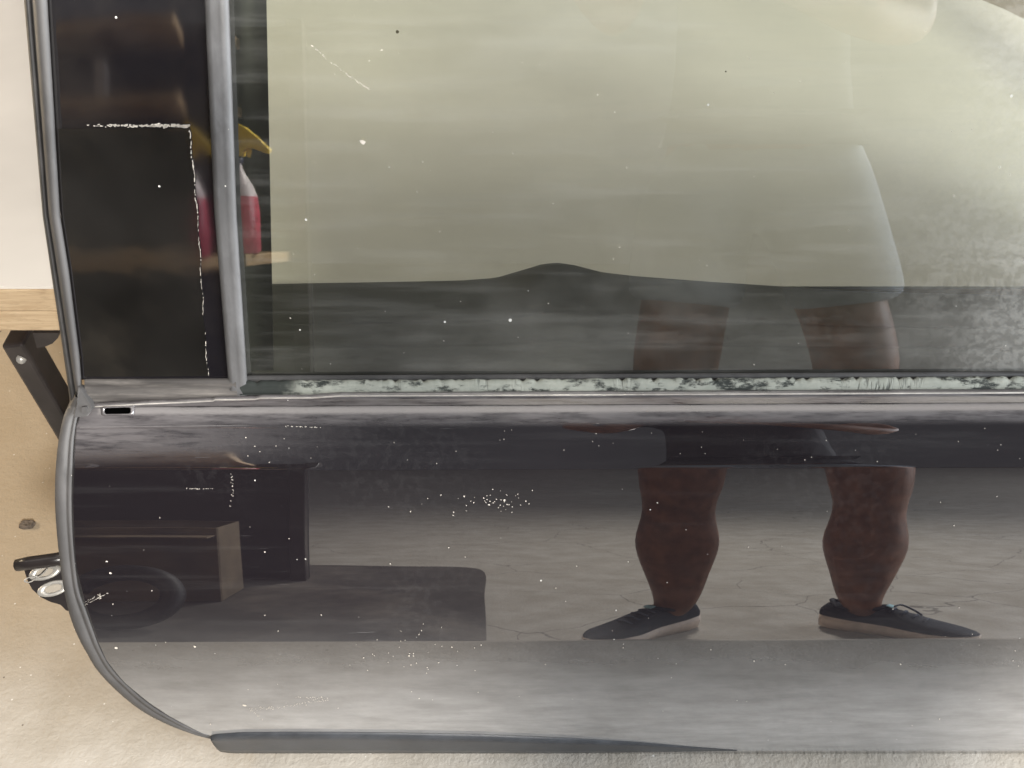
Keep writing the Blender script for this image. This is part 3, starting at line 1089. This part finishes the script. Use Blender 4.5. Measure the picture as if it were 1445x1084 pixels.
pel = add((PXC, PYC - .06, .93), (.15, .12))
sp1 = add((PXC, PYC - .05, 1.10), (.15, .115), pel)
sp2 = add((PXC, PYC - .03, 1.30), (.17, .12), sp1)
chs = add((PXC, PYC - .02, 1.44), (.15, .11), sp2)
nk = add((PXC, PYC + .01, 1.54), .058, chs)
nk2 = add((PXC - .005, PYC + .03, 1.60), .056, nk)
hd1 = add((PXC - .01, PYC + .045, 1.67), (.072, .088), nk2)
hd2 = add((PXC - .01, PYC + .040, 1.75), (.076, .096), hd1)
hd3 = add((PXC - .01, PYC + .025, 1.81), (.060, .078), hd2)
for sx, lx in ((-1, LX), (1, RX)):
    hip = add((PXC + sx * .105, PYC - .03, .86), .105, pel)
    a = add((PXC + sx * .135, PYC - .01, .70), .098, hip)
    a = add((lx - sx * .015, PYC + .02, .57), .092, a)
    a = add((lx, PYC + .035, .485), .094, a)
    a = add((lx, PYC + .012, .395), .064, a)
    a = add((lx, PYC - .005, .30), .099, a)
    a = add((lx, PYC + .0, .20), .066, a)
    a = add((lx - sx * .004, PYC + .0, .10), .047, a)
    a = add((lx + sx * .022, PYC + .012, .055), .030, a)
    a = add((lx + sx * .08, PYC + .055, .046), (.026, .018), a)
ARMS = {-1: [((PXC - .20, PYC, 1.44), .062), ((PXC - .27, PYC + .06, 1.28), .052), ((PXC - .30, -.09, 1.14), .046), ((PXC - .36, -.10, 1.22), .042), ((.128, -.088, 1.295), .029)],
        1: [((PXC + .20, PYC, 1.44), .062), ((PXC + .25, PYC + .05, 1.28), .052), ((PXC + .25, PYC + .09, 1.14), .046), ((PXC + .10, PYC + .22, 1.14), .042), ((PXC - .03, PYC + .28, 1.17), .029)]}
for sx in (-1, 1):
    a = chs
    for p_, r_ in ARMS[sx]:
        a = add(p_, r_, a)
    wr = Vector(ARMS[sx][-1][0])
    dr = (wr - Vector(ARMS[sx][-2][0])).normalized()
    sd = dr.cross(Vector((0, 1, 0))).normalized()
    pm = add(wr + dr * .05, (.036, .018), a)
    pm2 = add(wr + dr * .085, (.038, .016), pm)
    for k, ln in enumerate((.065, .075, .070, .055)):
        off = sd * (.024 * (k - 1.5) * .95)
        q = add(wr + dr * .100 + off, .0095, pm2)
        q = add(wr + dr * (.10 + ln * .5) + off + Vector((0, .006, .004)), .0085, q)
        q = add(wr + dr * (.10 + ln * .85) + off + Vector((0, .024, .002)), .0078, q)
    q = add(wr + dr * .055 - sd * .042, .011, pm)
    q = add(wr + dr * .090 - sd * .060 + Vector((0, .012, 0)), .0095, q)
body = skin_mesh('body', V, E, RD, pel, 'skin', person)

# shorts
V, E, RD = [], [], []
a0 = add((PXC, PYC - .06, .95), (.178, .145))
a1 = add((PXC, PYC - .055, 1.05), (.172, .138), a0)
for sx, lx in ((-1, LX), (1, RX)):
    a = add((PXC + sx * .11, PYC - .03, .85), .130, a0)
    a = add((PXC + sx * .14, PYC - .005, .74), .126, a)
    a = add((lx - sx * .025, PYC + .012, .645), .124, a)
    a = add((lx - sx * .022, PYC + .014, .615), .122, a)
skin_mesh('shorts', V, E, RD, a0, 'shorts', person)
# t-shirt
V, E, RD = [], [], []
a0 = add((PXC, PYC - .05, 1.10), (.182, .148))
add((PXC, PYC - .055, 1.00), (.185, .150), a0)
a1 = add((PXC, PYC - .03, 1.30), (.20, .145), a0)
a2 = add((PXC, PYC - .02, 1.44), (.17, .128), a1)
add((PXC, PYC + .0, 1.51), .080, a2)
for sx in (-1, 1):
    s = ARMS[sx]
    a = add(Vector(s[0][0]) + Vector((0, 0, .0)), .082, a2)
    a = add(Vector(s[1][0]), .072, a)
skin_mesh('shirt', V, E, RD, a0, 'shirt', person)
# hair cap, eyes, nose, mouth, ears
HCN = Vector((PXC - .01, PYC + .035, 1.745))
rg = []
for i in range(9):
    ph = i / 8 * 1.75
    rg.append([HCN + Vector((.088 * math.sin(ph) * math.cos(q * math.pi / 12), -.018 + .108 * math.sin(ph) * math.sin(q * math.pi / 12) - .02 * ph, .112 * math.cos(ph) + .012)) for q in range(24)])
mesh_obj('hair', *grid(rg, cv=True), 'hair', person)
for sx in (-1, 1):
    mesh_obj('eye', *lathe([(.001, -.010), (.008, -.007), (.011, 0), (.008, .007), (.001, .010)], HCN + Vector((sx * .032, .088, -.005)), 12), 'eye', person)
    tube('ear', [HCN + Vector((sx * .080, .0, -.035)), HCN + Vector((sx * .088, -.004, -.005)), HCN + Vector((sx * .082, -.006, .022))], [.008, .014, .009], 'skin', person, 8)
tube('nose', [HCN + Vector((0, .088, .0)), HCN + Vector((0, .108, -.035)), HCN + Vector((0, .098, -.046))], [.008, .014, .010], 'skin', person, 10)
tube('mouth', [HCN + Vector((-.026, .082, -.074)), HCN + Vector((0, .094, -.073)), HCN + Vector((.026, .082, -.074))], [.003, .006, .003], 'skin', person, 8)


def shoe(side, heel, yawd):
    """a running shoe: sole, upper, laces"""
    rot = Matrix.Rotation(R(yawd), 3, 'Z')
    L_ = .305

    def hw(t):
        return interp(t, [(0, .018), (.05, .029), (.2, .035), (.45, .034), (.7, .048), (.85, .044), (.95, .028), (1, .008)])

    def put(v):
        return rot @ Vector(v) + Vector(heel)
    S, U = [], []
    for i in range(25):
        t = i / 24
        x = L_ * t
        wv = hw(t)
        zb = .002 + .018 * max(0, (t - .72) / .28) ** 2 + .006 * max(0, (.10 - t) / .10)
        zt = interp(t, [(0, .048), (.3, .042), (.6, .034), (.85, .032), (1, .034)])
        S.append([put((x, -wv * .92, zb)), put((x, -wv * 1.08, (zb + zt) * .55)), put((x, -wv * 1.0, zt)), put((x, 0, zt)), put((x, wv, zt)), put((x, wv * 1.08, (zb + zt) * .55)), put((x, wv * .92, zb)), put((x, 0, zb))])
        hu = interp(t, [(0, .070), (.06, .096), (.18, .078), (.32, .082), (.42, .092), (.52, .084), (.7, .062), (.85, .050), (.95, .042), (1, .033)])
        U.append([put((x, -wv * .98, zt - .004)), put((x, -wv * .97, zt + (hu - zt) * .45)), put((x, -wv * .66, zt + (hu - zt) * .85)), put((x, -wv * .25, hu)), put((x, wv * .25, hu)),
                  put((x, wv * .66, zt + (hu - zt) * .85)), put((x, wv * .97, zt + (hu - zt) * .45)), put((x, wv * .98, zt - .004))])
    Vv, Ff_ = grid(U)
    Ff_.append(tuple(range(8)))
    up = mesh_obj('shoe', Vv, Ff_, 'shoe', person)
    Vv, Ff_ = grid(S, cv=True)
    Ff_ += [tuple(range(8)), tuple(range(len(Vv) - 8, len(Vv)))]
    mesh_obj('sole', Vv, Ff_, 'sole', up)
    for k in range(4):
        t = .46 + .07 * k
        hu = interp(t, [(.42, .092), (.52, .084), (.7, .062)]) + .002
        tube('lace', [put((L_ * t, -.020, hu - .006)), put((L_ * t + .004, 0, hu + .002)), put((L_ * t, .020, hu - .006))], .003, 'lace', up, 6)
    if side > 0:
        tube('lace', spline([put((.140, -.004, .096)), put((.150, -.020, .099)), put((.172, -.034, .080)), put((.186, -.040, .064))], 4), .0028, 'lace', up, 6)
    # folded ankle collar and a small pale tag on the tongue
    tube('collar', [put((.018, 0, .098)), put((.035, -.026, .084)), put((.075, -.030, .080)), put((.118, -.018, .090)), put((.128, 0, .096)), put((.118, .018, .090)), put((.075, .030, .080)), put((.035, .026, .084)), put((.018, 0, .098))], .006, 'shoe', up, 8)
    q = [put((.128, -.010, .0985)), put((.140, -.010, .095)), put((.140, .010, .095)), put((.128, .010, .0985))]
    q2 = [v + Vector((0, 0, .003)) for v in q]
    mesh_obj('tag', q + q2, [(0, 1, 2, 3), (4, 5, 6, 7), (0, 1, 5, 4), (1, 2, 6, 5), (2, 3, 7, 6), (3, 0, 4, 7)], 'patch', up, False)


shoe(-1, (LX + .045, PYC - .045, 0), 180 - 42)
shoe(1, (RX - .060, PYC - .045, 0), 36)

# the phone that takes the picture, just behind the lens
fw = FW.normalized()
pc = C0 - fw * .012 + Vector((-.0, 0, 0)) - Vector((1, 0, 0)) * -.045
prot = Matrix(((1, 0, 0), (0, FW.y, UP.y), (0, FW.z, UP.z)))
ph = box('phone', pc, (.148, .008, .072), 'phone', None, rot=prot, bv=.003)
tag(ph, 'black phone held up by the mirrored person, aimed down at the door', 'phone')
